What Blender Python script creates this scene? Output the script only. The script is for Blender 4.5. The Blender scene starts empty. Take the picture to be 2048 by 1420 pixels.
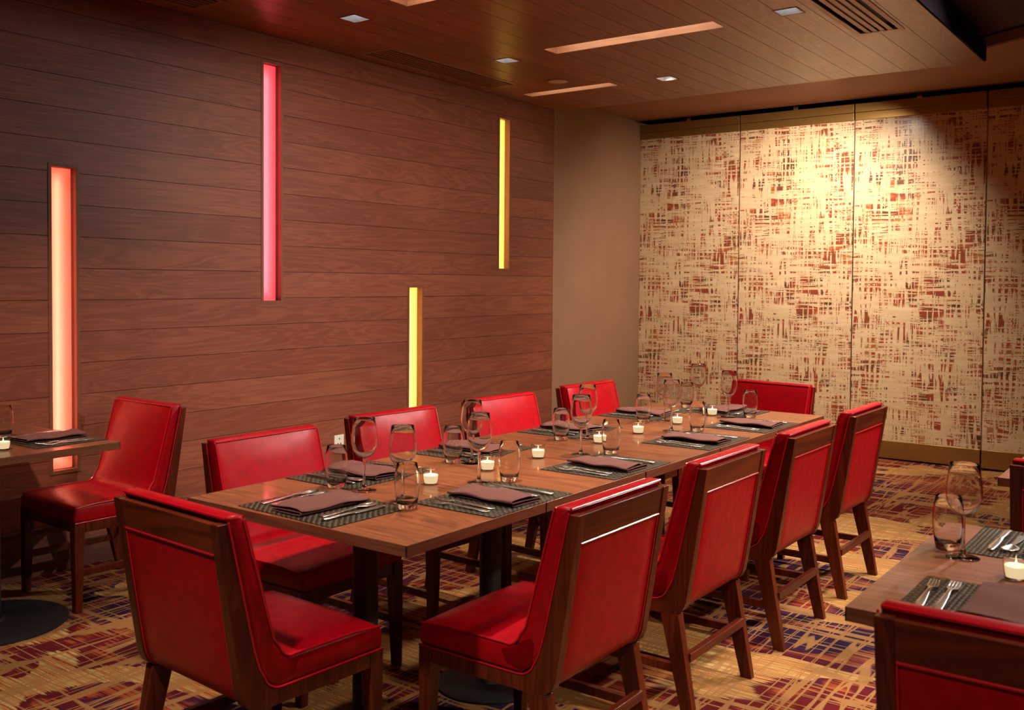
import bpy, math, random
from mathutils import Matrix, Vector
random.seed(7)
S = bpy.context.scene
COL = S.collection
R = math.radians

# ------------------------------------------------------------------ camera
F_PX, YAW, PITCH, ROLL, SHIFT = 1959.6, -0.6347, -0.0288, 0.0071, -88.2
CAM = Vector((4.4968, 0.0, 1.3995))
cam_d = bpy.data.cameras.new('camera'); cam = bpy.data.objects.new('camera', cam_d); COL.objects.link(cam)
_f = Vector((math.sin(YAW) * math.cos(PITCH), math.cos(YAW) * math.cos(PITCH), math.sin(PITCH)))
_r = Vector((math.cos(YAW), -math.sin(YAW), 0)); _u = _r.cross(_f)
_r2 = _r * math.cos(ROLL) + _u * math.sin(ROLL); _u2 = -_r * math.sin(ROLL) + _u * math.cos(ROLL)
m = Matrix.Identity(4)
for i in range(3):
    m[i][0], m[i][1], m[i][2], m[i][3] = _r2[i], _u2[i], -_f[i], CAM[i]
cam.matrix_world = m
cam_d.sensor_width = 36; cam_d.lens = 36 * F_PX / 2048; cam_d.shift_y = SHIFT / 2048
cam_d.clip_start = 0.05; cam_d.clip_end = 60
cam_d.dof.use_dof = True; cam_d.dof.focus_distance = 4.6; cam_d.dof.aperture_fstop = 6.3
S.camera = cam

# ------------------------------------------------------------------ world, exposure
W = bpy.data.worlds.new('world'); S.world = W; W.use_nodes = True
W.node_tree.nodes['Background'].inputs[0].default_value = (0.9, 0.75, 0.6, 1)
W.node_tree.nodes['Background'].inputs[1].default_value = 0.0
S.view_settings.view_transform = 'Standard'; S.view_settings.look = 'None'
S.view_settings.exposure = 0.12; S.view_settings.gamma = 1.0
S.view_settings.use_curve_mapping = False
S.cycles.use_denoising = True
S.cycles.max_bounces = 12; S.cycles.diffuse_bounces = 2; S.cycles.transparent_max_bounces = 24
S.cycles.caustics_refractive = False; S.cycles.caustics_reflective = False
S.cycles.sample_clamp_indirect = 6

WARM = (1.0, 0.84, 0.66)
WHITE = (1.0, 0.93, 0.85)
# recessed downlights of the canopy: x, y, watts, cone degrees, aim point (None = straight down)
DOWN = [
    (0.660, 3.765, 10, 100, None, .05),
    (0.740, 5.030, 12, 100, None, .05),
    (1.320, 6.090, 45, 100, (1.20, 7.2, 0.6), .05),
    (2.610, 4.960, 210, 80, (2.4, 4.6, 0.75), .04),
    (2.610, 3.650, 185, 80, (2.4, 3.5, 0.75), .04),
    (1.600, 3.300, 35, 100, None, .05),
    (2.610, 2.350, 185, 80, (2.4, 2.2, 0.75), .04),
    (1.300, 1.250, 230, 50, (0.45, 2.70, 0.60), .05),
]
# ceiling spots over the rest of the room, out of view, some added as fill
ROOM = [
    (5.60, 3.60, 430, 70, (3.2, 3.7, .45), .08),
    (4.10, 4.90, 170, 110, None, .06),
    (4.30, 6.10, 520, 96, (2.3, 3.6, .6), .07),
    (2.80, 0.40, 300, 76, (2.45, 1.3, 0.7), .10),
    (4.90, 2.90, 900, 50, (0.0, 4.75, 1.45), .20),  # added, stands in for a big soft light on the plank wall
    (2.20, 6.98, 440, 126, (1.25, 8.1, 1.00), .05),
    (4.70, 2.55, 120, 90, (4.3, 2.5, .75), .05),  # added to brighten the lower right table
    (4.90, 0.20, 150, 60, (4.35, 1.7, .6), .06),  # added to lift the back of the lower right chair
    (3.95, 6.10, 75, 84, (3.7, 5.9, 0), .05),  # added to brighten the carpet near the partition
]

# ------------------------------------------------------------------ node helpers
def new_mat(name):
    mt = bpy.data.materials.new(name); mt.use_nodes = True
    nt = mt.node_tree; nt.nodes.clear()
    out = nt.nodes.new('ShaderNodeOutputMaterial')
    return mt, nt, out

class N:
    """tiny node-graph writer"""
    def __init__(s, nt): s.nt = nt
    def n(s, t, **k):
        x = s.nt.nodes.new(t)
        for a, b in k.items(): setattr(x, a, b)
        return x
    def put(s, sock, v):
        if hasattr(v, 'bl_idname') or isinstance(v, bpy.types.NodeSocket): s.nt.links.new(v, sock)
        elif v is not None:
            if isinstance(v, (tuple, list)) and len(v) == 3 and len(sock.default_value) == 4: v = (*v, 1)
            sock.default_value = v
    def math(s, op, a, b=None, c=None, clamp=False):
        x = s.n('ShaderNodeMath', operation=op, use_clamp=clamp)
        s.put(x.inputs[0], a)
        if b is not None: s.put(x.inputs[1], b)
        if c is not None: s.put(x.inputs[2], c)
        return x.outputs[0]
    def mix(s, f, a, b, mode='MIX'):
        x = s.n('ShaderNodeMix', data_type='RGBA', blend_type=mode)
        s.put(x.inputs[0], f); s.put(x.inputs[6], a); s.put(x.inputs[7], b)
        return x.outputs[2]
    def coords(s, scale=(1, 1, 1), loc=None, rot=(0, 0, 0), rand=0.0, src='Object'):
        t = s.n('ShaderNodeTexCoord'); v = t.outputs[src]
        if rand:
            oi = s.n('ShaderNodeObjectInfo'); k = s.n('ShaderNodeVectorMath', operation='SCALE')
            k.inputs[0].default_value = (rand, rand * 1.7, rand * 2.3); s.nt.links.new(oi.outputs['Random'], k.inputs['Scale'])
            ad = s.n('ShaderNodeVectorMath', operation='ADD'); s.nt.links.new(v, ad.inputs[0]); s.nt.links.new(k.outputs[0], ad.inputs[1]); v = ad.outputs[0]
        mp = s.n('ShaderNodeMapping'); s.nt.links.new(v, mp.inputs[0])
        mp.inputs['Scale'].default_value = scale; mp.inputs['Rotation'].default_value = rot
        if loc: mp.inputs['Location'].default_value = loc
        return mp.outputs[0]
    def noise(s, vec, scale=1, detail=2, rough=.5, dist=0):
        x = s.n('ShaderNodeTexNoise'); s.nt.links.new(vec, x.inputs['Vector'])
        x.inputs['Scale'].default_value = scale; x.inputs['Detail'].default_value = detail
        x.inputs['Roughness'].default_value = rough; x.inputs['Distortion'].default_value = dist
        return x.outputs[0]
    def ramp(s, f, stops, interp='LINEAR'):
        x = s.n('ShaderNodeValToRGB'); s.put(x.inputs[0], f); cr = x.color_ramp; cr.interpolation = interp
        while len(cr.elements) < len(stops): cr.elements.new(.5)
        for e, (p, c) in zip(cr.elements, stops):
            e.position = p; e.color = (*c, 1) if len(c) == 3 else c
        return x.outputs[0]
    def step(s, f, lo, hi):
        x = s.n('ShaderNodeMapRange', interpolation_type='SMOOTHSTEP'); s.put(x.inputs[0], f)
        s.put(x.inputs[1], lo); s.put(x.inputs[2], hi)
        return x.outputs[0]
    def bump(s, h, strength=.2, dist=.01):
        x = s.n('ShaderNodeBump'); x.inputs['Strength'].default_value = strength; x.inputs['Distance'].default_value = dist
        s.put(x.inputs['Height'], h); return x.outputs[0]
    def bsdf(s, out, color, rough=.5, metal=0, normal=None, coat=0, coat_rough=.1, spec=.5, **k):
        b = s.n('ShaderNodeBsdfPrincipled')
        s.put(b.inputs['Base Color'], color); s.put(b.inputs['Roughness'], rough); s.put(b.inputs['Metallic'], metal)
        b.inputs['Coat Weight'].default_value = coat; b.inputs['Coat Roughness'].default_value = coat_rough
        b.inputs['Specular IOR Level'].default_value = spec
        if normal is not None: s.nt.links.new(normal, b.inputs['Normal'])
        for a, v in k.items(): s.put(b.inputs[a], v)
        s.nt.links.new(b.outputs[0], out.inputs[0]); return b

def wood(name, dark, light, axis='y', rough=.4, coat=0.0, figure=1.0, rand=3.0, grain=1.0, coat_rough=.15, spec=.5):
    mt, nt, out = new_mat(name); g = N(nt)
    st = {'x': (.55, 7, 7), 'y': (7, .55, 7), 'z': (7, 7, .55)}[axis]
    fi = {'x': (4, 160, 160), 'y': (160, 4, 160), 'z': (160, 160, 4)}[axis]
    c1 = g.coords(st, rand=rand)
    rings = g.noise(c1, 1.0, 3, .55, 1.2)
    bands = g.math('FRACT', g.math('MULTIPLY', rings, 9 * figure))
    bands = g.math('ABSOLUTE', g.math('SUBTRACT', bands, .5))
    fine = g.noise(g.coords(fi, rand=rand), 1.0, 3, .7)
    big = g.noise(g.coords((1.2, 1.2, 1.2), rand=rand * 2), 1.3, 2)
    f = g.math('ADD', g.math('MULTIPLY', bands, .55), g.math('MULTIPLY', fine, .75 * grain))
    f = g.math('ADD', f, g.math('MULTIPLY', big, .35))
    oi = g.n('ShaderNodeObjectInfo')
    f = g.math('ADD', f, g.math('MULTIPLY', oi.outputs['Random'], .18))
    col = g.ramp(g.math('SUBTRACT', f, .47), [(.05, dark), (.72, light)])
    nrm = g.bump(fine, .12, .002)
    g.bsdf(out, col, g.math('ADD', rough, g.math('MULTIPLY', fine, .12)), normal=nrm, coat=coat, coat_rough=coat_rough, spec=spec)
    return mt

def simple(name, color, rough=.5, metal=0, noise=0, bump=0, bscale=400, coat=0, spec=.5):
    mt, nt, out = new_mat(name); g = N(nt)
    c = g.coords()
    nz = g.noise(c, bscale, 2)
    col = color
    if noise: col = g.mix(g.math('MULTIPLY', nz, noise), color, tuple(x * .5 for x in color))
    g.bsdf(out, col, rough, metal, normal=g.bump(nz, bump, .002) if bump else None, coat=coat, spec=spec)
    return mt

def leather(name, color):
    mt, nt, out = new_mat(name); g = N(nt)
    c = g.coords()
    cloud = g.noise(c, 26, 4, .6)
    crk = g.n('ShaderNodeTexVoronoi', feature='DISTANCE_TO_EDGE'); nt.links.new(c, crk.inputs['Vector']); crk.inputs['Scale'].default_value = 260
    grain = g.math('MINIMUM', crk.outputs[0], .25)
    col = g.mix(g.step(cloud, .35, .75), color, tuple(x * .74 for x in color))
    h = g.math('ADD', g.math('MULTIPLY', grain, .6), g.math('MULTIPLY', cloud, .8))
    g.bsdf(out, col, g.math('ADD', .27, g.math('MULTIPLY', cloud, .16)), normal=g.bump(h, .12, .003), spec=.20)
    return mt

def emit(name, color, strength):
    mt, nt, out = new_mat(name); e = nt.nodes.new('ShaderNodeEmission')
    e.inputs[0].default_value = (*color, 1); e.inputs[1].default_value = strength
    nt.links.new(e.outputs[0], out.inputs[0]); return mt

def translucent(name, color, gloss=.04):
    mt, nt, out = new_mat(name); g = N(nt)
    t = g.n('ShaderNodeBsdfTranslucent'); t.inputs[0].default_value = (*color, 1)
    d = g.n('ShaderNodeBsdfDiffuse'); d.inputs[0].default_value = (*[x * .55 for x in color], 1)
    mx = g.n('ShaderNodeMixShader'); mx.inputs[0].default_value = .3
    nt.links.new(t.outputs[0], mx.inputs[1]); nt.links.new(d.outputs[0], mx.inputs[2]); nt.links.new(mx.outputs[0], out.inputs[0])
    return mt

def clear_glass(name, rough=.012):
    mt, nt, out = new_mat(name); g = N(nt)
    b = g.n('ShaderNodeBsdfGlass'); b.inputs['Roughness'].default_value = rough; b.inputs['IOR'].default_value = 1.45
    b.inputs['Color'].default_value = (.99, .995, .99, 1)
    nt.links.new(b.outputs[0], out.inputs[0]); return mt

# ------------------------------------------------------------------ materials
M = {}
M['wall_wood'] = wood('wall_wood', (.185, .049, .026), (.36, .112, .060), 'y', .40, figure=1.2, grain=.7, spec=.3)
M['ceil_wood'] = wood('ceiling_wood', (.21, .070, .027), (.48, .180, .072), 'y', .30, figure=1.2, grain=.7)
M['trim_wood'] = wood('trim_wood', (.17, .055, .028), (.27, .095, .048), 'z', .42, spec=.25)
M['lining_shaded'] = wood('shaded_lining_wood', (.035, .012, .007), (.06, .022, .012), 'z', .6)  # shade of the red and pink niche reveals put into the wood colour
M['slot_wood'] = wood('slot_wood', (.36, .17, .09), (.50, .26, .14), 'x', .4)
M['base_wood'] = wood('baseboard_wood', (.10, .032, .018), (.17, .062, .034), 'y', .4)
M['chair_wood'] = wood('chair_wood', (.062, .008, .0025), (.20, .028, .0065), 'z', .30, coat=.12, figure=.8, grain=.6, coat_rough=.10, spec=.25)
M['chair_wood_x'] = wood('chair_wood_cross', (.062, .008, .0025), (.20, .028, .0065), 'x', .30, coat=.12, figure=.8, grain=.6, coat_rough=.10, spec=.25)
M['table_wood'] = wood('table_wood', (.075, .016, .006), (.29, .088, .032), 'x', .36, coat=.35, figure=1.3, grain=1.3, coat_rough=.08, spec=.25)
M['edge_x'] = wood('table_edge_wood_x', (.10, .028, .012), (.20, .068, .030), 'x', .3, coat=.3)
M['edge_y'] = wood('table_edge_wood_y', (.10, .028, .012), (.20, .068, .030), 'y', .3, coat=.3)
M['leather'] = leather('red_leather', (.34, .0012, .006))
M['piping'] = simple('red_piping', (.42, .004, .012), .25, bump=.1)
M['iron'] = simple('black_cast_iron', (.012, .012, .014), .45, noise=.5, bump=.5, bscale=700)
M['steel'] = simple('polished_steel', (.85, .82, .78), .24, 1.0)
M['napkin'] = simple('mauve_napkin_cloth', (.135, .038, .029), .85, noise=.35, bump=.35, bscale=900)
M['glass'] = clear_glass('clear_glass')
M['wax'] = None
M['white_plastic'] = simple('white_plastic', (.72, .66, .55), .4)
M['dark_hole'] = simple('dark_socket', (.02, .02, .02), .6)
M['alu'] = simple('brushed_reflector', (.62, .68, .72), .32, .6)
M['black'] = simple('black_track', (.006, .006, .008), .5)
M['upper_ceiling'] = simple('dark_plaster', (.055, .022, .016), .8, noise=.2, bscale=30)
M['soffit'] = simple('brown_plaster', (.30, .13, .06), .75, noise=.15, bscale=40)
M['purple_face'] = simple('canopy_edge_paint', (.016, .009, .013), .9, spec=.05)
M['room_wall'] = simple('brown_wall_paint', (.035, .018, .012), .8, noise=.2, bscale=20)
M['speaker'] = simple('speaker_grille', (.62, .52, .46), .6, bump=.5, bscale=900)
M['flame'] = emit('candle_flame', (1.0, .62, .22), 14)
M['tube_white'] = emit('led_tube_white', (1.0, .93, .80), 1)
M['lamp_lens'] = emit('lamp_lens', (1.0, .95, .88), 30)

def wax_mat():
    mt, nt, out = new_mat('candle_wax'); g = N(nt)
    b = g.bsdf(out, (.92, .86, .72), .5)
    b.inputs['Emission Color'].default_value = (1.0, .74, .40, 1); b.inputs['Emission Strength'].default_value = .8  # flame light glowing through the wax, put in as emission
    return mt
M['wax'] = wax_mat()

def brass_mat():
    mt, nt, out = new_mat('brushed_brass'); g = N(nt)
    nz = g.noise(g.coords((3, 60, 220)), 1, 3)
    g.bsdf(out, g.mix(nz, (.42, .25, .075), (.34, .19, .055)), g.math('ADD', .26, g.math('MULTIPLY', nz, .15)), .75)
    return mt
M['brass'] = brass_mat()

def fabric_wall():
    mt, nt, out = new_mat('beige_wall_fabric'); g = N(nt)
    a = g.noise(g.coords((1, 60, 420)), 1, 2); b = g.noise(g.coords((1, 420, 60)), 1, 2)
    big = g.noise(g.coords(), 3.0, 3)
    f = g.math('ADD', g.math('MULTIPLY', a, .5), g.math('MULTIPLY', b, .5))
    col = g.ramp(g.math('ADD', f, g.math('MULTIPLY', big, .25)), [(.4, (.22, .115, .062)), (.85, (.36, .20, .115))])
    g.bsdf(out, col, .75, normal=g.bump(f, .2, .002)); return mt
M['fabric'] = fabric_wall()

def carpet_mat():
    mt, nt, out = new_mat('patterned_carpet'); g = N(nt)
    blob = g.noise(g.coords((.72, 1.25, 1)), 1.75, 2.2, .45, .6)
    thread = g.noise(g.coords((1.6, 95, 1)), 1, 2, .6)
    dash = g.noise(g.coords((9, 120, 1), loc=(3, 7, 0)), 1, 1)
    tone = g.noise(g.coords((1, 1, 1), loc=(11, 5, 0)), 1.3, 1)
    v = g.math('ADD', blob, g.math('MULTIPLY', g.math('SUBTRACT', thread, .5), .05))
    v = g.math('ADD', v, g.math('MULTIPLY', g.math('SUBTRACT', dash, .5), .03))
    dark = g.mix(g.step(g.math('ADD', tone, g.math('MULTIPLY', g.math('SUBTRACT', thread, .5), .35)), .46, .56), (.13, .006, .010), (.030, .008, .040))
    light = g.ramp(g.math('ADD', g.math('MULTIPLY', thread, .7), g.math('MULTIPLY', dash, .3)),
                   [(.34, (.26, .022, .010)), (.42, (.46, .13, .03)), (.50, (.50, .24, .075)), (.58, (.60, .40, .16)), (.72, (.50, .42, .18))])
    base = g.mix(g.step(v, .51, .525), dark, light)
    mid = g.math('MULTIPLY', g.step(v, .40, .43), g.math('SUBTRACT', 1, g.step(v, .46, .49)))
    base = g.mix(g.math('MULTIPLY', mid, g.step(thread, .45, .55)), base, (.36, .07, .018))
    def contour(vec, scale, lev, w):
        n = g.noise(vec, scale, 1.0, .4)
        d = g.math('ABSOLUTE', g.math('SUBTRACT', n, lev))
        return g.math('SUBTRACT', 1, g.step(d, w * .55, w))
    tan = (.40, .19, .065)
    ly = [contour(g.coords((9.5, .55, 1)), 1, .46, .017), contour(g.coords((9.5, .55, 1), loc=(31, 3, 0)), 1, .52, .017), contour(g.coords((13, .9, 1), loc=(7, 9, 0)), 1, .5, .015)]
    lx = [contour(g.coords((.30, 8, 1), loc=(2, 17, 0)), 1, .5, .016), contour(g.coords((.3, 8, 1), loc=(9, 4, 0)), 1, .45, .013)]
    k = ly[0]
    for q in ly[1:] + lx: k = g.math('MAXIMUM', k, q)
    col = g.mix(g.math('MULTIPLY', k, .9), base, tan)
    pile = g.noise(g.coords(), 420, 2)
    g.bsdf(out, g.mix(g.math('MULTIPLY', pile, .5), col, (0, 0, 0), 'MIX'), .95, normal=g.bump(pile, .6, .004), spec=.12)
    return mt
M['carpet'] = carpet_mat()

def print_glass():
    mt, nt, out = new_mat('woven_print_glass'); g = N(nt)
    def layer(sc, seed):
        v = g.noise(g.coords((46 * sc, 1, 3.2 * sc), loc=(seed, 0, seed * 2)), 1, 2, .6)
        h = g.noise(g.coords((3.2 * sc, 1, 50 * sc), loc=(seed * 3, 0, seed)), 1, 2, .6)
        return v, h
    v1, h1 = layer(1.0, 1.3); v2, h2 = layer(2.1, 5.1)
    mv = g.noise(g.coords((3.4, 1, 3.4), loc=(4, 0, 9)), 1, 1)
    mh = g.noise(g.coords((3.4, 1, 3.4), loc=(19, 0, 2)), 1, 1)
    tv = g.math('ADD', .30, g.math('MULTIPLY', mv, .38)); th = g.math('ADD', .30, g.math('MULTIPLY', mh, .38))
    def under(n, t): return g.math('SUBTRACT', 1, g.step(g.math('SUBTRACT', n, t), -.012, .012))
    gap1 = g.math('MULTIPLY', under(v1, tv), under(h1, th))
    gap2 = g.math('MULTIPLY', under(v2, .47), under(h2, .47))
    gap = g.math('MAXIMUM', gap1, g.math('MULTIPLY', gap2, g.step(mv, .44, .52)))
    hue = g.noise(g.coords((6, 1, 6), loc=(8, 0, 3)), 1, 2)
    streak = g.noise(g.coords((2, 1, 60)), 1, 2)
    ink = g.ramp(g.math('ADD', hue, g.math('MULTIPLY', g.math('SUBTRACT', streak, .5), .5)), [(.30, (.06, .030, .015)), (.42, (.20, .07, .028)), (.54, (.34, .045, .020)), (.70, (.42, .22, .07))])
    cream = g.ramp(g.noise(g.coords((5, 1, 30)), 1, 2), [(.3, (.64, .45, .26)), (.7, (.78, .58, .37))])
    b = g.bsdf(out, g.mix(gap, cream, ink), .45, coat=.5, coat_rough=.2, spec=.3)
    return mt
M['print'] = print_glass()

def mat_weave():
    mt, nt, out = new_mat('woven_vinyl'); g = N(nt)
    sp = g.n('ShaderNodeSeparateXYZ'); nt.links.new(g.coords(), sp.inputs[0])
    c = .0105
    fx = g.math('DIVIDE', sp.outputs[0], c); fy = g.math('DIVIDE', sp.outputs[1], c)
    par = g.math('PINGPONG', g.math('ADD', g.math('FLOOR', fx), g.math('FLOOR', fy)), 1)
    wx = g.math('SINE', g.math('MULTIPLY', g.math('FRACT', fx), math.pi)); wy = g.math('SINE', g.math('MULTIPLY', g.math('FRACT', fy), math.pi))
    # over strand bows along its length, round across it
    ha = g.math('MULTIPLY', g.math('POWER', wx, .8), g.math('POWER', wy, .35)); hb = g.math('MULTIPLY', g.math('POWER', wy, .8), g.math('POWER', wx, .35))
    h = g.math('ADD', g.math('MULTIPLY', ha, par), g.math('MULTIPLY', hb, g.math('SUBTRACT', 1, par)))
    nz = g.noise(g.coords(), 90, 2)
    strand = g.mix(par, (.018, .013, .008), (.115, .085, .050))
    col = g.mix(g.step(h, .15, .6), (.006, .005, .004), strand)
    g.bsdf(out, col, g.math('ADD', .24, g.math('MULTIPLY', nz, .2)), normal=g.bump(h, 1.0, .005), spec=.22)
    return mt
M['weave'] = mat_weave()

# ------------------------------------------------------------------ mesh helpers
class MB:
    def __init__(s): s.v, s.f = [], []
    def add(s, vs, fs):
        o = len(s.v); s.v += [tuple(p) for p in vs]; s.f += [tuple(i + o for i in f) for f in fs]; return s
    def box(s, x0, x1, y0, y1, z0, z1):
        return s.add([(x0, y0, z0), (x1, y0, z0), (x1, y1, z0), (x0, y1, z0), (x0, y0, z1), (x1, y0, z1), (x1, y1, z1), (x0, y1, z1)],
                     [(0, 3, 2, 1), (4, 5, 6, 7), (0, 1, 5, 4), (1, 2, 6, 5), (2, 3, 7, 6), (3, 0, 4, 7)])
    def prism(s, poly, axis, a, b):
        """polygon of (p,q) extruded along axis from a to b"""
        n = len(poly)
        def pt(p, q, t): return {'x': (t, p, q), 'y': (p, t, q), 'z': (p, q, t)}[axis]
        vs = [pt(p, q, a) for p, q in poly] + [pt(p, q, b) for p, q in poly]
        fs = [tuple(range(n - 1, -1, -1)), tuple(range(n, 2 * n))] + [(i, (i + 1) % n, (i + 1) % n + n, i + n) for i in range(n)]
        return s.add(vs, fs)
    def loft(s, rings, cap=True, closed=True):
        n = len(rings[0]); vs = [p for r in rings for p in r]; fs = []
        for k in range(len(rings) - 1):
            for i in range(n if closed else n - 1):
                j = (i + 1) % n; fs.append((k * n + i, k * n + j, (k + 1) * n + j, (k + 1) * n + i))
        if cap: fs += [tuple(range(n - 1, -1, -1)), tuple(range((len(rings) - 1) * n, len(rings) * n))]
        return s.add(vs, fs)
    def lathe(s, prof, seg=28, cap=False):
        rings = [[(r * math.cos(2 * math.pi * i / seg), r * math.sin(2 * math.pi * i / seg), z) for i in range(seg)] for r, z in prof]
        return s.loft(rings, cap=cap)
    def tube(s, pts, r=.003, seg=6):
        rings = []; pts = [Vector(p) for p in pts]
        for i, p in enumerate(pts):
            d = (pts[min(i + 1, len(pts) - 1)] - pts[max(i - 1, 0)]).normalized()
            a = d.orthogonal().normalized() if i == 0 else (pa - d * pa.dot(d)).normalized()
            pa = a; b = d.cross(a)
            rings.append([tuple(p + a * r * math.cos(2 * math.pi * k / seg) + b * r * math.sin(2 * math.pi * k / seg)) for k in range(seg)])
        return s.loft(rings)
    def build(s, name, mat, parent=None, smooth=False, bevel=0, bseg=2, solid=0, angle=40):
        me = bpy.data.meshes.new(name); me.from_pydata(s.v, [], s.f); me.update()
        import bmesh
        bm = bmesh.new(); bm.from_mesh(me); bmesh.ops.recalc_face_normals(bm, faces=bm.faces); bm.to_mesh(me); bm.free()
        me.materials.append(M[mat] if isinstance(mat, str) else mat)
        o = bpy.data.objects.new(name, me); COL.objects.link(o)
        if parent: o.parent = parent
        if solid:
            md = o.modifiers.new('solid', 'SOLIDIFY'); md.thickness = solid; md.offset = 0
        if bevel:
            md = o.modifiers.new('bevel', 'BEVEL'); md.width = bevel; md.segments = bseg; md.limit_method = 'ANGLE'; md.angle_limit = R(35)
        if smooth or bevel:
            for p in me.polygons: p.use_smooth = True
            if bevel: md = o.modifiers.new('wn', 'WEIGHTED_NORMAL')
            else: me.set_sharp_from_angle(angle=R(angle))
        return o

def tag(o, label=None, cat=None, group=None, kind=None):
    if label: o['label'] = label
    if cat: o['category'] = cat
    if group: o['group'] = group
    if kind: o['kind'] = kind
    return o
def empty(name, loc=(0, 0, 0), rz=0):
    o = bpy.data.objects.new(name, None); COL.objects.link(o); o.empty_display_size = .05
    o.location = loc; o.rotation_euler = (0, 0, rz); return o
def copy_tree(o, parent=None):
    c = o.copy(); COL.objects.link(c); c.parent = parent
    for ch in o.children: copy_tree(ch, c)
    return c
USED = set()
def place(proto, loc, rz, label, cat, group=None):
    o = proto if proto.name not in USED else copy_tree(proto)
    USED.add(o.name); o.location = loc; o.rotation_euler = (0, 0, rz)
    return tag(o, label, cat, group)

def cut_rect(x0, x1, y0, y1, holes):
    """rectangle minus holes -> list of rectangles"""
    ys = sorted({y0, y1, *[max(y0, min(y1, h[k])) for h in holes if h[0] < x1 and h[1] > x0 for k in (2, 3)]})
    out = []
    for a, b in zip(ys, ys[1:]):
        if b - a < 1e-5: continue
        segs = [(x0, x1)]
        for h in holes:
            if h[2] < b - 1e-6 and h[3] > a + 1e-6:
                ns = []
                for p, q in segs:
                    if h[1] <= p or h[0] >= q: ns.append((p, q)); continue
                    if h[0] > p: ns.append((p, h[0]))
                    if h[1] < q: ns.append((h[1], q))
                segs = ns
        out += [(p, q, a, b) for p, q in segs if q - p > 1e-4]
    return out

# ------------------------------------------------------------------ setting: floor and plain walls
XR, Y0, YB, ZC = 6.2, -3.0, 8.115, 2.812
Z_UP = 2.925
def struct(o): o['kind'] = 'structure'; return o
struct(MB().box(-.25, XR, Y0, 8.5, -.05, 0).build('floor', 'carpet'))
struct(MB().box(XR, XR + .1, Y0, 8.5, 0, 3.0).build('wall_right', 'room_wall'))
struct(MB().box(-.25, XR, Y0 - .1, Y0, 0, 3.0).build('wall_front', 'room_wall'))
struct(MB().box(-.25, XR, 8.30, 8.40, 0, 3.0).build('wall_back', 'room_wall'))
struct(MB().box(-.03, 0.0, 6.668, 8.30, 0, 2.93).build('wall_corner', 'fabric'))

# ------------------------------------------------------------------ plank wall with lit niches
P = .1524
ZL = [1.301 + k * P for k in range(-7, 10)] + [ZC]
NICHE = [  # y0, y1, z0, z1 outer frame; kind
    (2.422, 2.577, .470, 1.950, 'red'), (3.676, 3.836, 1.268, 2.668, 'pink'),
    (5.918, 6.076, 1.490, 2.662, 'yellow'), (4.916, 5.078, .300, 1.378, 'yellow')]
holes = [(n[0], n[1], n[2], n[3]) for n in NICHE]
wl = MB()
for a in cut_rect(Y0, 6.668, 0.0, ZC, holes): wl.box(-.06, -.018, a[0], a[1], a[2], a[3])
wall_left = struct(wl.build('wall_left', simple('groove_dark', (.02, .008, .005), .8)))
for z0, z1 in zip(ZL, ZL[1:]):
    # boards of one course between niches
    rects = cut_rect(Y0 + .01, 6.664, z0 + .0012, z1 - .0012, holes)
    # merge pieces that belong to one board (same span split in height only by a niche end)
    groups = []
    full = [h for h in holes if h[2] <= z0 + .002 and h[3] >= z1 - .002]
    cuts = sorted([Y0 + .01, 6.664] + [c for h in full for c in (h[0], h[1])])
    for ya, yb in zip(cuts[::2], cuts[1::2]):
        b = MB()
        for r in rects:
            if r[0] >= ya - 1e-4 and r[1] <= yb + 1e-4: b.box(-.018, 0, r[0], r[1], r[2], r[3])
        if b.v: b.build('plank', 'wall_wood', wall_left)
bl = MB().box(-.06, -.012, Y0, 6.668, 0, .222).build('baseboard_left', 'base_wood'); struct(bl)
MB().box(-.06, .004, Y0, 6.668, .222, .2335).build('ledge', 'trim_wood', bl)

def niche(y0, y1, z0, z1, kind, label):
    t = empty('niche_light', (0, (y0 + y1) / 2, z0))
    hw, h = (y1 - y0) / 2, z1 - z0; fw = .017; d = .045
    fr = MB()
    for a in ((-hw, -hw + fw, 0, h), (hw - fw, hw, 0, h)): fr.box(-.02, .003, a[0], a[1], a[2], a[3])
    fr2 = MB().box(-.02, .003, -hw + fw, hw - fw, 0, fw); fr3 = MB().box(-.02, .003, -hw + fw, hw - fw, h - fw, h)
    MB().box(-.02, .003, -hw, -hw + fw, 0, h).build('frame_stile', 'trim_wood', t)
    MB().box(-.02, .003, hw - fw, hw, 0, h).build('frame_stile', 'trim_wood', t)
    fr2.build('frame_rail', 'trim_wood', t); fr3.build('frame_rail', 'trim_wood', t)
    i0, i1 = hw - fw, h - fw
    li = MB()
    li.add([(-.02, -i0, fw), (-d, -i0, fw), (-d, -i0, i1), (-.02, -i0, i1), (-.02, i0, fw), (-d, i0, fw), (-d, i0, i1), (-.02, i0, i1)],
           [(0, 1, 2, 3), (4, 7, 6, 5), (0, 4, 5, 1), (3, 2, 6, 7)])
    li.build('lining', 'trim_wood' if kind == 'yellow' else 'lining_shaded', t)
    MB().box(-d - .003, -d, -i0, i0, fw, i1).build('diffuser', M['diff_' + kind], t)
    # light box behind the diffuser
    D = .15
    hb = MB()
    hb.add([(-d - .003, -i0 - .001, fw - .001), (-D, -i0, fw), (-D, -i0, i1), (-d - .003, -i0 - .001, i1 + .001), (-d - .003, i0 + .001, fw - .001), (-D, i0, fw), (-D, i0, i1), (-d - .003, i0 + .001, i1 + .001)],
           [(0, 1, 2, 3), (4, 7, 6, 5), (0, 4, 5, 1), (3, 2, 6, 7), (1, 5, 6, 2)])
    hb.build('light_box', M['box_' + kind], t)
    MB().tube([(-.072, -.010, fw + .05), (-.072, -.010, i1 - .05)], .006, 8).build('led_tube', M['tube_' + kind], t)
    return tag(t, label, 'wall light', 'light niches in the plank wall')
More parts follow.
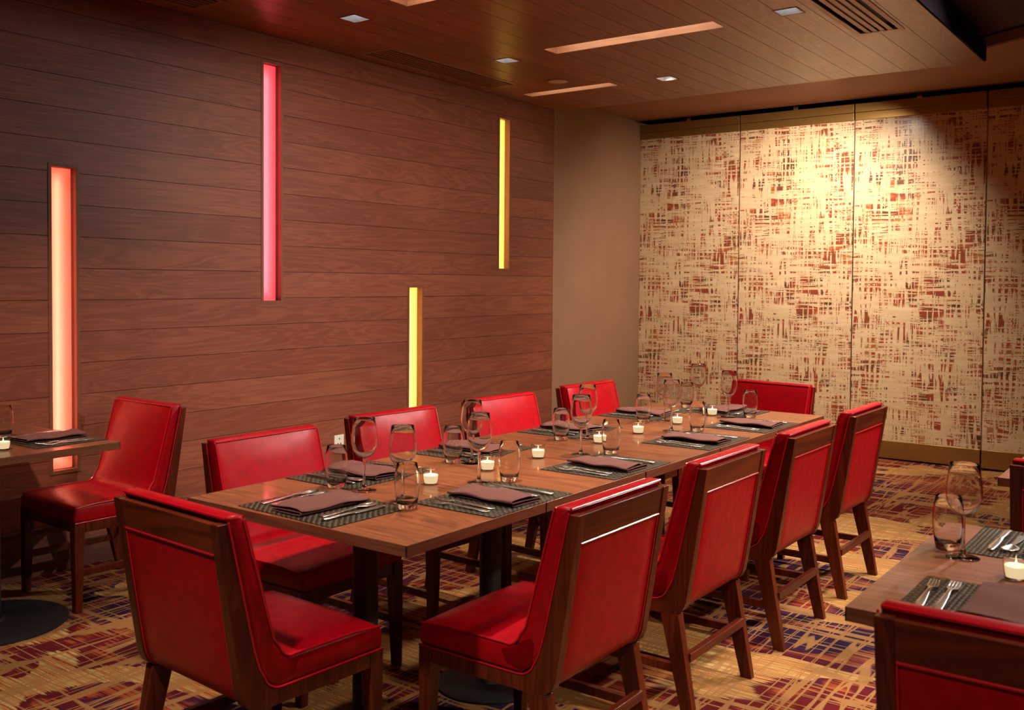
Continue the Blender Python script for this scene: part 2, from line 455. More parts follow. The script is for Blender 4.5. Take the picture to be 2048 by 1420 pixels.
M['diff_red'] = translucent('red_diffuser', (1.0, .60, .48)); M['diff_pink'] = translucent('pink_diffuser', (1.0, .42, .46)); M['diff_yellow'] = translucent('yellow_diffuser', (1.0, .88, .52))
M['box_red'] = simple('red_light_box', (.75, .16, .12), .7); M['box_pink'] = simple('pink_light_box', (.75, .10, .13), .7); M['box_yellow'] = simple('yellow_light_box', (.85, .62, .22), .7)
M['tube_red'] = emit('tube_red', (1.0, .85, .75), 520); M['tube_pink'] = emit('tube_pink', (1.0, .82, .85), 420); M['tube_yellow'] = emit('tube_yellow', (1.0, .92, .70), 900)
NL = ['salmon red glowing vertical niche low behind the small side table', 'pink red glowing vertical niche high on the plank wall',
      'yellow glowing vertical niche high near the beige corner wall', 'yellow glowing vertical niche low behind the red chairs']
for n, l in zip(NICHE, NL): niche(*n, l)

# wall socket
t = empty('wall_socket', (0, 4.283, .397))
MB().box(.0, .008, -.04, .04, -.042, .042).build('plate', 'white_plastic', t, bevel=.003)
for dy, dz in ((0, .018), (-.012, -.014), (.012, -.014)): MB().box(.008, .0086, dy - .004, dy + .004, dz - .005, dz + .005).build('hole', 'dark_hole', t)
tag(t, 'cream square wall socket between two red chairs', 'socket')

# ------------------------------------------------------------------ planked ceiling canopy
CX1, CY1 = 3.197, 6.755
LS = .066
VENTS = [(.095, .365, 4.355, 5.675), (2.75, 3.008, 4.40, 5.648), (.095, .365, 1.85, 3.165)]
SLOTS = [(1.095, 2.215, 4.905, 5.065), (.165, .930, 5.985, 6.115), (1.045, 2.10, 3.600, 3.762)]
choles = [(d[0] - LS, d[0] + LS, d[1] - LS, d[1] + LS) for d in DOWN + [ROOM[3]]] + VENTS + SLOTS
canopy = empty('ceiling'); struct(canopy)
edges = [3.027 - .1565 * k for k in range(20)]
edges = sorted([e for e in edges if e > .08]) ; edges = [0.0] + edges + [CX1]
for a, b in zip(edges, edges[1:]):
    pb = MB()
    for r in cut_rect(a + .0015, b - .0015, Y0 + 1, CY1, choles): pb.box(r[0], r[1], r[2], r[3], ZC, ZC + .014)
    pb.build('plank', 'ceil_wood', canopy)
bk = MB()
for r in cut_rect(0, CX1 - .002, Y0 + 1, CY1 - .002, choles): bk.box(r[0], r[1], r[2], r[3], ZC + .016, ZC + .05)
bk.build('backing', simple('canopy_backing', (.02, .008, .004), .8), canopy)
MB().box(CX1, CX1 + .012, Y0 + 1, CY1, ZC, Z_UP).build('side_fascia', 'purple_face', canopy)
MB().box(0, CX1 + .012, CY1, CY1 + .012, ZC, Z_UP).build('end_fascia', 'ceil_wood', canopy)
up = MB(); up.add([(0, Y0, Z_UP + .02), (XR, Y0, Z_UP + .02), (XR, 5.05, Z_UP + .02), (3.2, 6.80, Z_UP + .02), (0, 6.80, Z_UP + .02)], [(0, 1, 2, 3, 4)])
u_o = MB().prism([(-.25, Y0), (XR, Y0), (XR, 8.4), (-.25, 8.4)], 'z', Z_UP + .06, Z_UP + .1).build('ceiling_slab', 'upper_ceiling'); struct(u_o)
so = MB().prism([(0, CY1 + .012), (3.19, 6.81), (XR, 5.05), (XR, 8.03), (0, 8.03)], 'z', 2.905, 2.975).build('ceiling_soffit', 'soffit'); struct(so)
struct(MB().prism([(3.19, 6.81), (XR, 5.05), (XR, 5.035), (3.19, 6.795)], 'z', 2.909, 2.975).build('trim_1', 'soffit'))

def aim(o, target):
    d = Vector(target) - o.location; o.rotation_euler = d.to_track_quat('-Z', 'Y').to_euler()
def spot(name, loc, watts, cone, target, parent=None, color=WARM, radius=.03, blend=1.0):
    L = bpy.data.lights.new(name, 'SPOT'); L.energy = watts; L.color = color; L.spot_size = R(cone); L.spot_blend = blend; L.shadow_soft_size = radius
    o = bpy.data.objects.new(name, L); COL.objects.link(o); o.location = loc
    if target is not None: aim(o, target)
    return o
def downlight(x, y, watts, cone, target, rad, label, z=ZC, group='recessed square downlights'):
    t = empty('downlight', (x, y, z))
    a, b, h = .058, .026, .075
    fr = MB()
    for k in range(4):
        c, s = math.cos(k * math.pi / 2), math.sin(k * math.pi / 2)
        q = [(-LS, -LS), (LS, -LS), (a, -a), (-a, -a)]
        lo = [(c * p - s * r, s * p + c * r, -.002) for p, r in q]; hi = [(p[0], p[1], .004) for p in lo]
        fr.add(lo + hi, [(0, 1, 2, 3), (4, 7, 6, 5), (0, 4, 5, 1), (2, 6, 7, 3)])
    fr.build('trim_ring', 'trim_wood', t)
    rf = MB().add([(-a, -a, 0), (a, -a, 0), (a, a, 0), (-a, a, 0), (-b, -b, h), (b, -b, h), (b, b, h), (-b, b, h)], [(0, 1, 5, 4), (1, 2, 6, 5), (2, 3, 7, 6), (3, 0, 4, 7)])
    rf.build('reflector', 'alu', t)
    MB().box(-b, b, -b, b, h, h + .004).build('lens', 'lamp_lens', t)
    tag(t, label, 'downlight', group)
    L = spot('lamp', (x, y, z - .004), watts, cone, target, radius=rad, color=WHITE if (x, y) in ((4.30, 6.10), (2.80, .40), (4.90, 2.90)) else WARM)
    return t
DL = ['square downlight near the plank wall above the pink niche', 'square downlight beside the long ceiling vent near the speaker', 'square downlight nearest the printed glass partition', 'square downlight next to the broad ceiling vent at right',
      'square downlight over the middle of the long table', 'square downlight between the table and plank wall', 'square downlight over the front end of the long table', 'square downlight in front of the small side table']
for d, l in zip(DOWN, DL): downlight(*d, l)
RL = ['ceiling downlight along the right hand wall', 'ceiling downlight over the far right table', 'ceiling downlight by the right end of the partition', 'ceiling downlight behind the front chair', 'added ceiling spot filling in soft light on the plank wall', 'soffit spot lamp washing the third glass panel', 'added fill spot above the lower right table', 'added fill spot behind the lower right chair', 'added fill spot over the open carpet before the partition']
for d, l in zip(ROOM, RL): downlight(*d, l, z=ZC if d[1] < CY1 and d[0] < CX1 else 2.90, group='downlights over the rest of the room')

def vent(x0, x1, y0, y1, nsl, k, label):
    t = empty('ceiling_vent', ((x0 + x1) / 2, (y0 + y1) / 2, ZC))
    hx, hy = (x1 - x0) / 2, (y1 - y0) / 2; fw = .028
    for a in ((-hx, hx, -hy, -hy + fw), (-hx, hx, hy - fw, hy), (-hx, -hx + fw, -hy + fw, hy - fw), (hx - fw, hx, -hy + fw, hy - fw)):
        MB().box(a[0], a[1], a[2], a[3], -.003, .006).build('frame_bar', 'vent_bar', t)
    w = (2 * hx - 2 * fw) / nsl
    for i in range(1, nsl):
        xc = -hx + fw + w * i
        MB().box(xc - w * k, xc + w * k, -hy + fw, hy - fw, -.002, .003).build('slat', 'vent_bar', t)
    MB().box(-hx, hx, -hy, hy, .03, .034).build('backing', 'black', t)
    return tag(t, label, 'vent', 'linear ceiling vents')
M['vent_bar'] = simple('vent_bar_paint', (.36, .17, .095), .45)
vent(*VENTS[0], 6, .20, 'long narrow slatted ceiling vent beside the plank wall')
vent(*VENTS[1], 5, .33, 'broad slatted ceiling vent at the right edge of the canopy')
vent(*VENTS[2], 6, .20, 'slatted ceiling vent at the upper left corner')

def slot(x0, x1, y0, y1, label, watts):
    t = empty('ceiling_slot_light', ((x0 + x1) / 2, (y0 + y1) / 2, ZC)); hx, hy = (x1 - x0) / 2, (y1 - y0) / 2; h = .085
    for n, a in (('side_board', (-hx, hx, hy - .008, hy)), ('side_board', (-hx, hx, -hy, -hy + .008)), ('end_board', (-hx, -hx + .008, -hy + .008, hy - .008)), ('end_board', (hx - .008, hx, -hy + .008, hy - .008))):
        MB().box(a[0], a[1], a[2], a[3], 0, h).build(n, 'slot_wood', t)
    MB().box(-hx, hx, -hy, hy, h, h + .006).build('top_board', 'slot_wood', t)
    MB().box(-hx + .02, hx - .02, -hy + .010, -hy + .020, h - .016, h - .006).build('led_strip', emit('slot_led', (1, .86, .68), watts * 1.7), t)
    return tag(t, label, 'ceiling light', 'lit slots in the ceiling canopy')
slot(*SLOTS[0], 'long lit wooden slot in the ceiling planks at centre', 14)
slot(*SLOTS[1], 'short lit wooden slot in the ceiling by the beige wall', 9)
slot(*SLOTS[2], 'lit wooden ceiling slot cut off by the top edge', 14)
t = empty('ceiling_speaker', (.650, 5.750, ZC))
MB().lathe([(.0005, -.004), (.066, -.004), (.068, -.003)], 32).build('grille', 'speaker', t, smooth=True)
MB().lathe([(.068, -.001), (.069, -.005), (.083, -.005), (.085, -.001)], 32).build('rim', 'vent_bar', t, smooth=True)
tag(t, 'round ceiling speaker between the vent and short slot', 'speaker')

# ------------------------------------------------------------------ printed glass partition
PX = [-.003 + .9915 * i for i in range(7)]
PL = ['printed glass panel beside the beige corner wall', 'second printed glass panel from the beige wall, behind the far chair', 'third printed glass panel from the beige wall, with the brightest glow', 'printed glass panel at the right edge of the picture', 'fifth printed glass panel, past the right edge', 'sixth printed glass panel, past the right edge']
for i in range(6):
    x0, x1 = PX[i] + .005, PX[i + 1] - .005
    t = empty('partition_panel', ((x0 + x1) / 2, YB, 0)); hx = (x1 - x0) / 2
    # meshes keep world-like coordinates so that the print runs on from panel to panel
    MB().box(-hx, hx, 0, .012, .150, 2.742).build('glass', M['print'], t)
    MB().box(-hx, hx, -.012, .024, 2.739, 2.800).build('top_rail', 'brass', t, bevel=.002)
    MB().box(-hx, hx, -.016, .028, 2.802, 2.872).build('top_rail_cap', 'brass', t, bevel=.002)
    MB().box(-hx, hx, -.012, .024, .012, .152).build('bottom_rail', 'brass', t, bevel=.002)
    for sx in (-1, 1): MB().box(sx * (hx + .004) - .0015, sx * (hx + .004) + .0015, .001, .011, .15, 2.742).build('edge_strip', 'steel', t)
    MB().box(-.02, .02, -.002, .014, 2.872, 2.93).build('hanger', 'steel', t)
    tag(t, PL[i], 'glass panel', 'sliding printed glass panels')
tk = MB().box(0, XR, 8.03, 8.20, 2.955, 2.985).build('trim_2', 'black'); struct(tk)
struct(MB().box(-.0, XR, 8.020, 8.032, 2.898, 2.985).build('trim_3', 'trim_wood'))

# ------------------------------------------------------------------ chair
CW = .2425
def resample(pts, n):
    L = [0]
    for a, b in zip(pts, pts[1:]): L.append(L[-1] + math.dist(a, b))
    out = []
    for k in range(n):
        t = L[-1] * k / (n - 1)
        for i in range(len(pts) - 1):
            if t <= L[i + 1] + 1e-9:
                f = (t - L[i]) / max(L[i + 1] - L[i], 1e-9); out.append((pts[i][0] + (pts[i + 1][0] - pts[i][0]) * f, pts[i][1] + (pts[i + 1][1] - pts[i][1]) * f)); break
    return out
def arc(c, r, a0, a1, n=6): return [(c[0] + r * math.cos(R(a0 + (a1 - a0) * i / n)), c[1] + r * math.sin(R(a0 + (a1 - a0) * i / n))) for i in range(n + 1)]
def inset(poly, d):
    n = len(poly); area = sum(poly[i][0] * poly[(i + 1) % n][1] - poly[(i + 1) % n][0] * poly[i][1] for i in range(n)); sg = 1 if area > 0 else -1
    out = []
    for i in range(n):
        a, b, c = poly[i - 1], poly[i], poly[(i + 1) % n]
        def nn(p, q):
            l = math.dist(p, q) or 1; return (-(q[1] - p[1]) / l * sg, (q[0] - p[0]) / l * sg)
        n1, n2 = nn(a, b), nn(b, c); mx, my = n1[0] + n2[0], n1[1] + n2[1]; l = math.hypot(mx, my) or 1
        k = d / max(.5, l / 2); out.append((b[0] + mx / l * k, b[1] + my / l * k))
    return out
def Y(u): return .265 - u
# boundary between upholstery and timber, front to top (u, z)
LOWB = [(.002, .380), (.345, .380)] + [(.345 + .055 * math.sin(R(a)), .435 - .055 * math.cos(R(a))) for a in (18, 36, 54, 72)] + [(.412, .445), (.428, .500), (.500, .822)]
INNER = [(.004, .440), (.10, .447), (.300, .447)] + [(.300 + .052 * math.sin(R(a)), .499 - .052 * math.cos(R(a))) for a in (18, 36, 54, 72)] + [(.366, .505), (.453, .822)]
REAR = [(.530, .820), (.4905, .560), (.468, .420), (.462, .385), (.450, .358), (.430, .342), (.405, .336)]

def upholstery(name, poly, w, r, parent, crown=None):
    """polygon (u,z) lofted across the width with rounded edges"""
    xs = [(-w, r), (-w + r * .3, r * .3), (-w + r, 0)] + [(-w + r + (2 * w - 2 * r) * k / 6, 0) for k in range(1, 6)] + [(w - r, 0), (w - r * .3, r * .3), (w, r)]
    rings = []
    for x, d in xs:
        p = inset(poly, d) if d else poly
        ring = []
        for (u, z) in p:
            du = dz = 0
            if crown: du, dz = crown(u, z, 1 - (x / w) ** 2)
            ring.append((x, Y(u + du), z + dz))
        rings.append(ring)
    return MB().loft(rings).build(name, 'leather', parent, smooth=True, angle=50)

def make_chair():
    t = empty('dining_chair')
    # seat and backrest of one upholstered shell, mitred at the inner corner
    seat = [(.0, .392), (.004, .382)] + resample([LOWB[0], LOWB[1]], 6)[1:] + LOWB[2:6] + [(.405, .47), (.385, .49)] + INNER[5:2:-1] + [(.300, .4475)] + resample([(.300, .4475), (.02, .447)], 7)[1:] + [(.006, .440), (.0, .428)]
    def cs(u, z, k): return (-.006 * k if u < .02 else 0, (.010 * k * min(1, u / .06) * min(1, max(0, (.33 - u) / .06)) if z > .43 else 0))
    s = upholstery('seat', seat, CW - .003, .008, t, cs)
    back = [(.30, .39), (.345, .381)] + LOWB[2:-1] + resample([LOWB[-2], LOWB[-1]], 5)[1:] + [(.506, .829), (.500, .836), (.470, .836), (.458, .832), (.453, .822)] + resample([(.453, .822), (.366, .505)], 8)[1:] + INNER[6:2:-1] + [(.296, .446), (.28, .43)]
    def cb(u, z, k): return (-.010 * k if (z > .50 and z < .815 and u < .455 and u < .367 + (z - .505) * .28) else 0, 0)
    b = upholstery('backrest', back, CW - .003, .008, t, cb)
    for sx in (-1, 1):
        MB().tube([(sx * (CW - .0035), Y(u), z) for u, z in [(.004, .442), (.10, .4505), (.300, .4505)] + INNER[3:7] + resample([(.366, .505), (.452, .822)], 5)], .0032).build('piping', 'piping', b, smooth=True)
        MB().tube([(sx * (CW + .0005), Y(u), z) for u, z in LOWB], .0028).build('piping', 'piping', s, smooth=True)
    MB().tube([(x, Y(.453) , .828) for x in (-CW + .006, 0, CW - .006)], .003).build('piping', 'piping', b, smooth=True)
    MB().tube([(x, Y(.503), .832) for x in (-CW + .006, 0, CW - .006)], .003).build('piping', 'piping', b, smooth=True)
    # timber side frames: post, curve and side rail
    side = [(.502, .820)] + REAR + [(.30, .336), (.047, .336), (.047, .378)] + [(u + .001, z - .002) for u, z in LOWB[1:-1]]
    for sx in (-1, 1):
        a, c = sorted((sx * CW, sx * (CW - .034)))
        # outer skin next to the leather, following the same outline
        MB().prism([(Y(u), z) for u, z in side], 'x', a, c).build('side_frame', 'chair_wood', t, bevel=.0025)
        # rear leg
        top = [(.372, .337), (.436, .343)]; bot = [(.456, 0), (.497, 0)]
        xo, xi = sx * CW, sx * (CW - .036); xbo, xbi = sx * CW, sx * (CW - .028)
        leg = MB().add([(xo, Y(top[0][0]), top[0][1]), (xo, Y(top[1][0]), top[1][1]), (xi, Y(top[1][0]), top[1][1]), (xi, Y(top[0][0]), top[0][1]),
                        (xbo, Y(bot[0][0]), 0), (xbo, Y(bot[1][0]), 0), (xbi, Y(bot[1][0]), 0), (xbi, Y(bot[0][0]), 0)],
                       [(0, 1, 2, 3), (4, 7, 6, 5), (0, 4, 5, 1), (1, 5, 6, 2), (2, 6, 7, 3), (3, 7, 4, 0)])
        leg.build('leg', 'chair_wood', t, bevel=.002)
        xo, xi, xbi = sx * CW, sx * (CW - .045), sx * (CW - .030)
        fl = MB().add([(xo, Y(0), .379), (xo, Y(.046), .379), (xi, Y(.046), .379), (xi, Y(0), .379), (xo, Y(.002), 0), (xo, Y(.032), 0), (xbi, Y(.032), 0), (xbi, Y(.002), 0)],
                      [(0, 1, 2, 3), (4, 7, 6, 5), (0, 4, 5, 1), (1, 5, 6, 2), (2, 6, 7, 3), (3, 7, 4, 0)])
        fl.build('leg', 'chair_wood', t, bevel=.002)
        a, c = sorted((sx * (CW - .006), sx * (CW - .026)))
        st = MB().add([(a, Y(.034), .150), (c, Y(.034), .150), (c, Y(.034), .178), (a, Y(.034), .178), (a, Y(.440), .150), (c, Y(.440), .150), (c, Y(.436), .178), (a, Y(.436), .178)],
                      [(0, 1, 2, 3), (4, 7, 6, 5), (0, 4, 5, 1), (1, 5, 6, 2), (2, 6, 7, 3), (3, 7, 4, 0)])
        st.build('stretcher', 'chair_wood', t, bevel=.0015)
    MB().box(-CW + .03, CW - .03, Y(.468), Y(.446), .186, .214).build('rear_stretcher', 'chair_wood_x', t, bevel=.0015)
    MB().box(-CW + .046, CW - .046, Y(.030), Y(.008), .336, .379).build('apron', 'chair_wood_x', t, bevel=.0015)
    MB().box(-CW + .036, CW - .036, Y(.40), Y(.03), .345, .384).build('seat_board', 'black', t)
    # rear: top rail, inset leather panel and its piping
    def rear_u(z): return .4905 + (z - .560) * (.0395 / .260)
    rail = [(rear_u(.818) - .003, .818), (rear_u(.742) - .003, .742), (rear_u(.742) - .024, .742), (rear_u(.818) - .024, .818)]
    MB().prism([(Y(u), z) for u, z in rail], 'x', -CW + .034, CW - .034).build('top_rail', 'chair_wood_x', t, bevel=.0015)
    outer = resample([(rear_u(.738) - .006, .738), (.4845, .560)], 5) + [(.463, .425), (.456, .390), (.444, .362), (.424, .346), (.395, .339), (.34, .338)]
    innr = [(u - .014, z + .003) for u, z in outer][::-1]; innr[0] = (.34, .348)
    pan = upholstery('rear_panel', outer + innr, CW - .037, .005, t)
    u0 = rear_u(.740) - .004
    MB().tube([(x, Y(u0), .740) for x in (-CW + .036, 0, CW - .036)], .0035).build('piping', 'piping', pan, smooth=True)
    for sx in (-1, 1): MB().tube([(sx * (CW - .0365), Y(u + .001), z) for u, z in outer[:9]], .0025).build('piping', 'piping', pan, smooth=True)
    return t
chair = make_chair()
G = 'red leather dining chairs'
CH = [((2.934, 2.2925), 90, 'red leather dining chair on the aisle side, nearest the front'),
      ((2.920, 3.0575), 90, 'second red dining chair from the front on the aisle side'),
      ((2.916, 3.8325), 90, 'third red dining chair from the front on the aisle side'),
      ((2.909, 4.6015), 90, 'aisle side red dining chair farthest back, nearest the printed glass'),
      ((1.807, 2.390), -90, 'wall side red chair nearest the front of the long table'),
      ((1.752, 3.135), -93, 'wall side red chair in front of the low yellow niche'),
      ((1.774, 3.890), -93, 'third red chair from the front on the plank wall side'),
      ((1.773, 4.710), -92, 'wall side red chair farthest back, before the beige wall'),
      ((2.329, 5.244), 172.4, 'red chair at the far end of the long table before the glass'),
      ((2.352, 1.718), -3.4, 'red chair at the front end of the long table, seen from behind'),
      ((.396, 2.464), 177.8, 'red chair facing the small side table by the plank wall'),
      ((4.2425, 2.015), 0, 'red chair at the lower right corner, cut by the frame'),
      ((4.166, 3.772), 0, 'red chair at the right edge, mostly out of frame')]
for (x, y), a, l in CH: place(chair, (x, y, 0), R(a), l, 'chair', G)

# ------------------------------------------------------------------ tables
def make_table(lx, ly, r_base, zt=.750, th=.029):
    t = empty('dining_table')
    hx, hy = lx / 2, ly / 2
    MB().box(-hx + .002, hx - .002, -hy + .002, hy - .002, zt - th, zt).build('table_top', 'table_wood', t)
    for sg in (-1, 1):
        a, b = sorted((sg * hy, sg * (hy - .004))); MB().box(-hx, hx, a, b, zt - th - .0005, zt + .0002).build('edge_band', 'edge_x', t, bevel=.001)
        a, b = sorted((sg * hx, sg * (hx - .004))); MB().box(a, b, -hy, hy, zt - th - .0004, zt + .0001).build('edge_band', 'edge_y', t, bevel=.001)
    MB().box(-.13, .13, -.13, .13, zt - th - .014, zt - th).build('mounting_plate', 'iron', t)
    MB().lathe([(.038, .02), (.038, zt - th - .014)], 24).build('column', 'iron', t, smooth=True)
    MB().lathe([(.0005, .026), (.045, .026), (.055, .016), (r_base - .02, .011), (r_base, .007), (r_base, 0), (.0005, 0)], 40).build('base', 'iron', t, smooth=True)
    return t
tbl = make_table(.884, .6085, .185)
TG = 'modules of the long dining table'
TL = ['front module of the long wooden dining table', 'second module of the long dining table from the front', 'middle module of the long wooden dining table', 'fourth module of the long dining table from the front', 'far module of the long dining table, nearest the glass']
for i in range(5): place(tbl, (2.431, 2.078 + .6105 * i, 0), 0, TL[i], 'table', TG)
t2 = make_table(.884, .61, .29)
place(t2, (.466, 1.922, 0), 0, 'small wooden table by the plank wall at left edge', 'table')
t3 = make_table(.62, .885, .19)
place(t3, (4.188, 2.425, 0), 0, 'wooden table at the lower right corner with two places set', 'table', 'tables along the right edge')
place(t3, (4.175, 4.09, 0), 0, 'wooden table at right edge, only its corner showing', 'table', 'tables along the right edge')

# ------------------------------------------------------------------ tableware
ZT = .750
def strip(rows, cols, zf=None, mask=None):
    """rows: (y, halfwidth, z); cols: fractions -1..1"""
    b = MB(); n = len(cols); vs = []
    for k, (y, w, z) in enumerate(rows):
        for c in cols: vs.append((c * w, y, z + (zf(c, k) if zf else 0)))
    fs = [(k * n + i, k * n + i + 1, (k + 1) * n + i + 1, (k + 1) * n + i) for k in range(len(rows) - 1) for i in range(n - 1) if not (mask and mask(k, i))]
    return b.add(vs, fs)
def make_fork():
    rows = [(-.100, .0075, .0030), (-.098, .0100, .0030), (-.06, .0090, .0034), (-.01, .0062, .0048), (.025, .0038, .0075), (.040, .0042, .0080), (.048, .0085, .0070), (.055, .0118, .0055), (.062, .0122, .0045), (.085, .0120, .0050), (.104, .0112, .0085)]
    cols = [-1, -.62, -.46, -.08, .08, .46, .62, 1]
    return strip(rows, cols, None, lambda k, i: k >= 8 and i in (1, 3, 5)).build('fork', 'steel', smooth=True, solid=.0018)
def make_knife():
    rows = [(-.115, .0080, .0055), (-.112, .0100, .0055), (-.07, .0092, .0058), (-.02, .0072, .0058), (-.012, .0060, .0058), (-.004, .0085, .0045), (.03, .0100, .0040), (.08, .0105, .0040), (.103, .0080, .0040), (.114, .0035, .0040)]
    return strip(rows, [-1, -.4, .4, 1], lambda c, k: (.0022 if k < 5 else .0012) * (1 - c * c)).build('knife', 'steel', smooth=True, solid=.0022)
def make_spoon():
    rows = [(-.098, .0070, .0030), (-.096, .0095, .0030), (-.05, .0080, .0036), (0, .0050, .0055), (.03, .0036, .0080), (.040, .0070, .0080), (.050, .0150, .0076), (.065, .0200, .0076), (.080, .0195, .0078), (.093, .0130, .0082), (.099, .0050, .0086)]
    dep = [0, 0, 0, 0, 0, .001, .0032, .0050, .0048, .0026, .0004]
    return strip(rows, [-1, -.75, -.4, 0, .4, .75, 1], lambda c, k: -dep[k] * (1 - c * c)).build('spoon', 'steel', smooth=True, solid=.0016)
def make_napkin(seed):
    rnd = random.Random(seed); w, L = .070, .128
    ph = rnd.uniform(0, 6); amp = rnd.uniform(.002, .004)
    cs = [(-w + .012, .0025), (0, .0025), (w - .006, .0030)] + arc((w - .006, .0062), .0032, -80, 80, 4) + [(0, .0094), (-w + .006, .0096)] + [(x, z) for x, z in arc((-w + .006, .0128), .0032, 260, 100, 4)] + [(-w * .4, .0165), (.2 * w, .0175), (w * .7, .0160), (w + .002, .0120)]
    b = MB(); rows = []
    for k in range(15):
        y = -L + 2 * L * k / 14; e = abs(y) / L
        r = []
        for i, (x, z) in enumerate(cs):
            lay = z / .0175
            r.append((x * (1 - .04 * lay * e) + .004 * lay * math.sin(3 * y / L + ph), y * (1 - .02 * lay), z + lay * (amp * math.sin(5 * y / L + ph + x * 22) + .003 * (1 - e * e)) + (lay * .003 if k in (0, 14) else 0)))
        rows.append(r)
    b.loft(rows, cap=False, closed=False)
    return b.build('napkin', 'napkin', smooth=True, solid=.0016, angle=80)
def make_mat():
    return MB().box(-.2, .2, -.15, .15, 0, .0022).build('placemat', 'weave')
def make_wine_glass():
    t = empty('wine_glass')
    out = [(.0003, .1004), (.0060, .1010), (.0145, .1040), (.026, .1130), (.035, .127), (.0402, .145), (.0410, .158), (.0395, .178), (.0365, .202), (.0338, .2255)]
    inn = [(.0333, .2264), (.0326, .2256), (.0353, .202), (.0383, .178), (.0398, .158), (.0390, .1455), (.0337, .1282), (.0246, .1148), (.0130, .1064), (.0055, .1042), (.0003, .1036)]
    MB().lathe(out + inn, 40).build('bowl', 'glass', t, smooth=True, angle=80)
    MB().lathe([(.0003, .1001), (.0056, .1000), (.0046, .092), (.0038, .060), (.0042, .030), (.0062, .012), (.0095, .0066), (.0003, .0066)], 20).build('stem', 'glass', t, smooth=True, angle=60)
    MB().lathe([(.0003, .0064), (.010, .0062), (.022, .0038), (.0370, .0018), (.0380, .0010), (.0370, .0003), (.0003, .0003)], 40).build('foot', 'glass', t, smooth=True, angle=60)
    return t
def make_tumbler():
    prof = [(.0003, .0003), (.0255, .0003), (.0280, .004), (.0300, .016), (.0328, .034), (.0360, .060), (.0364, .078), (.0342, .106), (.0300, .1305), (.0293, .1316), (.0285, .1305),
            (.0326, .106), (.0347, .078), (.0343, .060), (.0310, .036), (.0280, .0215), (.0220, .0165), (.0003, .0150)]
    return MB().lathe(prof, 40).build('tumbler_glass', 'glass', smooth=True, angle=60)
def make_candle():
    t = empty('votive_candle')
    MB().lathe([(.0004, .0003), (.0185, .0004), (.0225, .004), (.0252, .016), (.0266, .036), (.0272, .052), (.0262, .0525), (.0250, .036), (.0235, .017), (.0200, .0062), (.0004, .0052)], 32).build('cup', 'glass', t, smooth=True, angle=60)
    MB().lathe([(.0004, .0064), (.0195, .0068), (.0230, .017), (.0242, .0300), (.0235, .0312), (.006, .0298), (.0004, .0296)], 28).build('wax', 'wax', t, smooth=True, angle=60)
    MB().tube([(0, 0, .029), (0, .0004, .0335)], .0008, 6).build('wick', 'black', t)
    MB().lathe([(.0002, .0325), (.0016, .0345), (.0020, .0365), (.0014, .0400), (.0005, .0435), (.0001, .0450)], 12).build('flame', 'flame', t, smooth=True)
    return t
fork, knife, spoon, pmat = make_fork(), make_knife(), make_spoon(), make_mat()
naps = [make_napkin(i) for i in range(4)]
wine, tumb, cand = make_wine_glass(), make_tumbler(), make_candle()

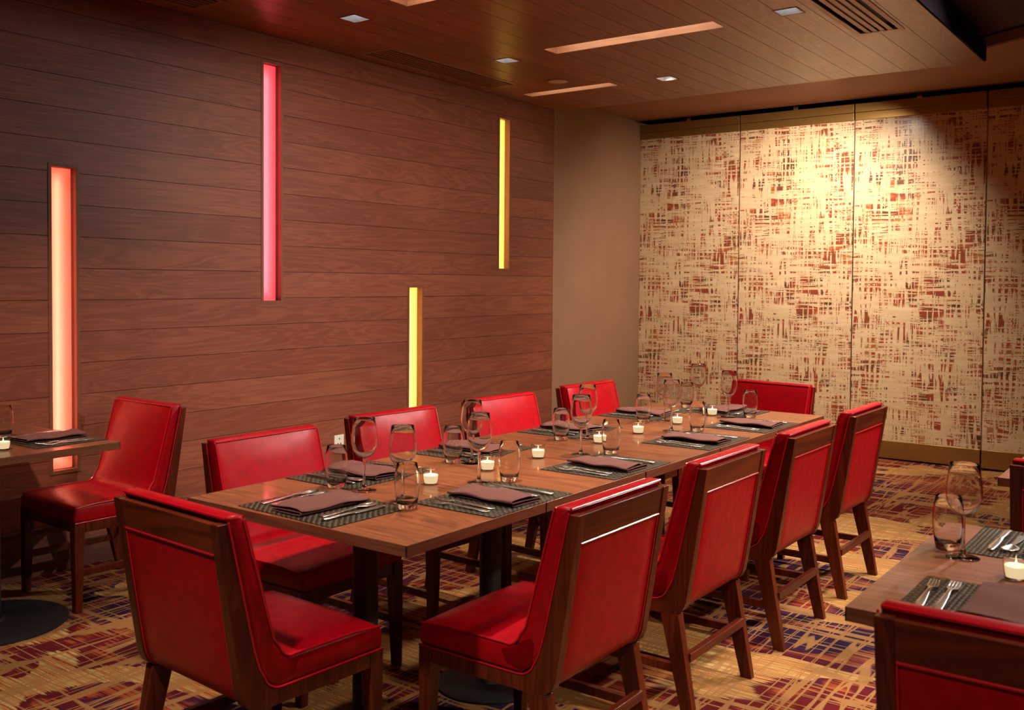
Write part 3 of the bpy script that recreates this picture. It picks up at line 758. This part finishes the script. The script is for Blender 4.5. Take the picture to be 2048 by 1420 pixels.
SET = [  # x, y, facing degrees, phrase, wine xy, tumbler xy
    (2.405, 1.938, -2, 'front end of the long table', (2.535, 2.126), (2.604, 2.070)),
    (2.720, 2.332, 90, 'first aisle side place', (2.537, 2.487), (2.604, 2.562)),
    (2.718, 2.992, 90, 'second aisle side place', (2.518, 3.135), (2.602, 3.215)),
    (2.716, 3.718, 90, 'third aisle side place', (2.512, 3.888), (2.606, 3.950)),
    (2.718, 4.280, 90, 'fourth aisle side place', (2.520, 4.478), (2.606, 4.535)),
    (2.146, 2.345, -90, 'first wall side place', (2.333, 2.170), (2.230, 2.150)),
    (2.146, 2.950, -90, 'second wall side place', (2.303, 2.742), (2.245, 2.705)),
    (2.148, 3.635, -90, 'third wall side place', (2.343, 3.460), (2.268, 3.375)),
    (2.146, 4.310, -90, 'fourth wall side place', (2.335, 4.160), (2.286, 4.045)),
    (2.400, 4.655, 178, 'far end of the long table', (2.215, 4.770), (2.190, 4.690)),
    (.625, 2.075, 180, 'small table by the plank wall', None, (.455, 1.985)),
    (4.160, 2.150, 0, 'near side of the right table', (3.990, 2.512), (3.942, 2.574)),
    (4.170, 2.712, 180, 'far side of the right table', None, None)]
seen = set()
for i, (x, y, a, ph, wg, tb) in enumerate(SET):
    c, s = math.cos(R(a)), math.sin(R(a))
    def at(px, py, jig=0): return (x + c * px - s * py, y + s * px + c * py)
    zt = ZT + .0001
    place(pmat, (x, y, zt), R(a), f'dark woven placemat at the {ph}', 'placemat', 'woven placemats')
    zm = zt + .0023
    q = at(-.165, 0); place(fork, (q[0], q[1], zm), R(a + 3), f'outer steel fork at the {ph}', 'fork', 'steel forks')
    q = at(-.128, .008); place(fork, (q[0], q[1], zm), R(a + 2), f'inner steel fork beside the napkin at the {ph}', 'fork', 'steel forks')
    q = at(.098, .004); place(spoon, (q[0], q[1], zm), R(a - 1), f'steel spoon beside the napkin at the {ph}', 'spoon', 'steel spoons')
    q = at(.135, -.006); place(knife, (q[0], q[1], zm), R(a - 1), f'steel knife at the {ph}', 'knife', 'steel knives')
    q = at(-.012, -.004); place(naps[i % 4], (q[0], q[1], zm), R(a + random.uniform(-3, 3)), f'folded mauve napkin at the {ph}', 'napkin', 'folded napkins')
    if wg: place(wine, (*wg, zt), random.uniform(0, 6), f'empty wine glass at the {ph}', 'wine glass', 'wine glasses')
    if tb: place(tumb, (*tb, zt), random.uniform(0, 6), f'clear water tumbler at the {ph}', 'tumbler', 'water tumblers')
CL = ['first', 'second', 'third', 'fourth', 'fifth', 'sixth', 'seventh']
for i, y in enumerate((2.368, 2.665, 2.972, 3.405, 3.730, 4.100, 4.478)):
    place(cand, (2.434, y, ZT + .0001), i, f'{CL[i]} lit votive candle from the front along the long table', 'candle', 'votive candles')
place(cand, (.742, 1.842, ZT + .0001), 1, 'lit votive candle on the small table at the left edge', 'candle', 'votive candles')
place(cand, (4.122, 2.400, ZT + .0001), 2, 'lit votive candle on the table at the lower right', 'candle', 'votive candles')
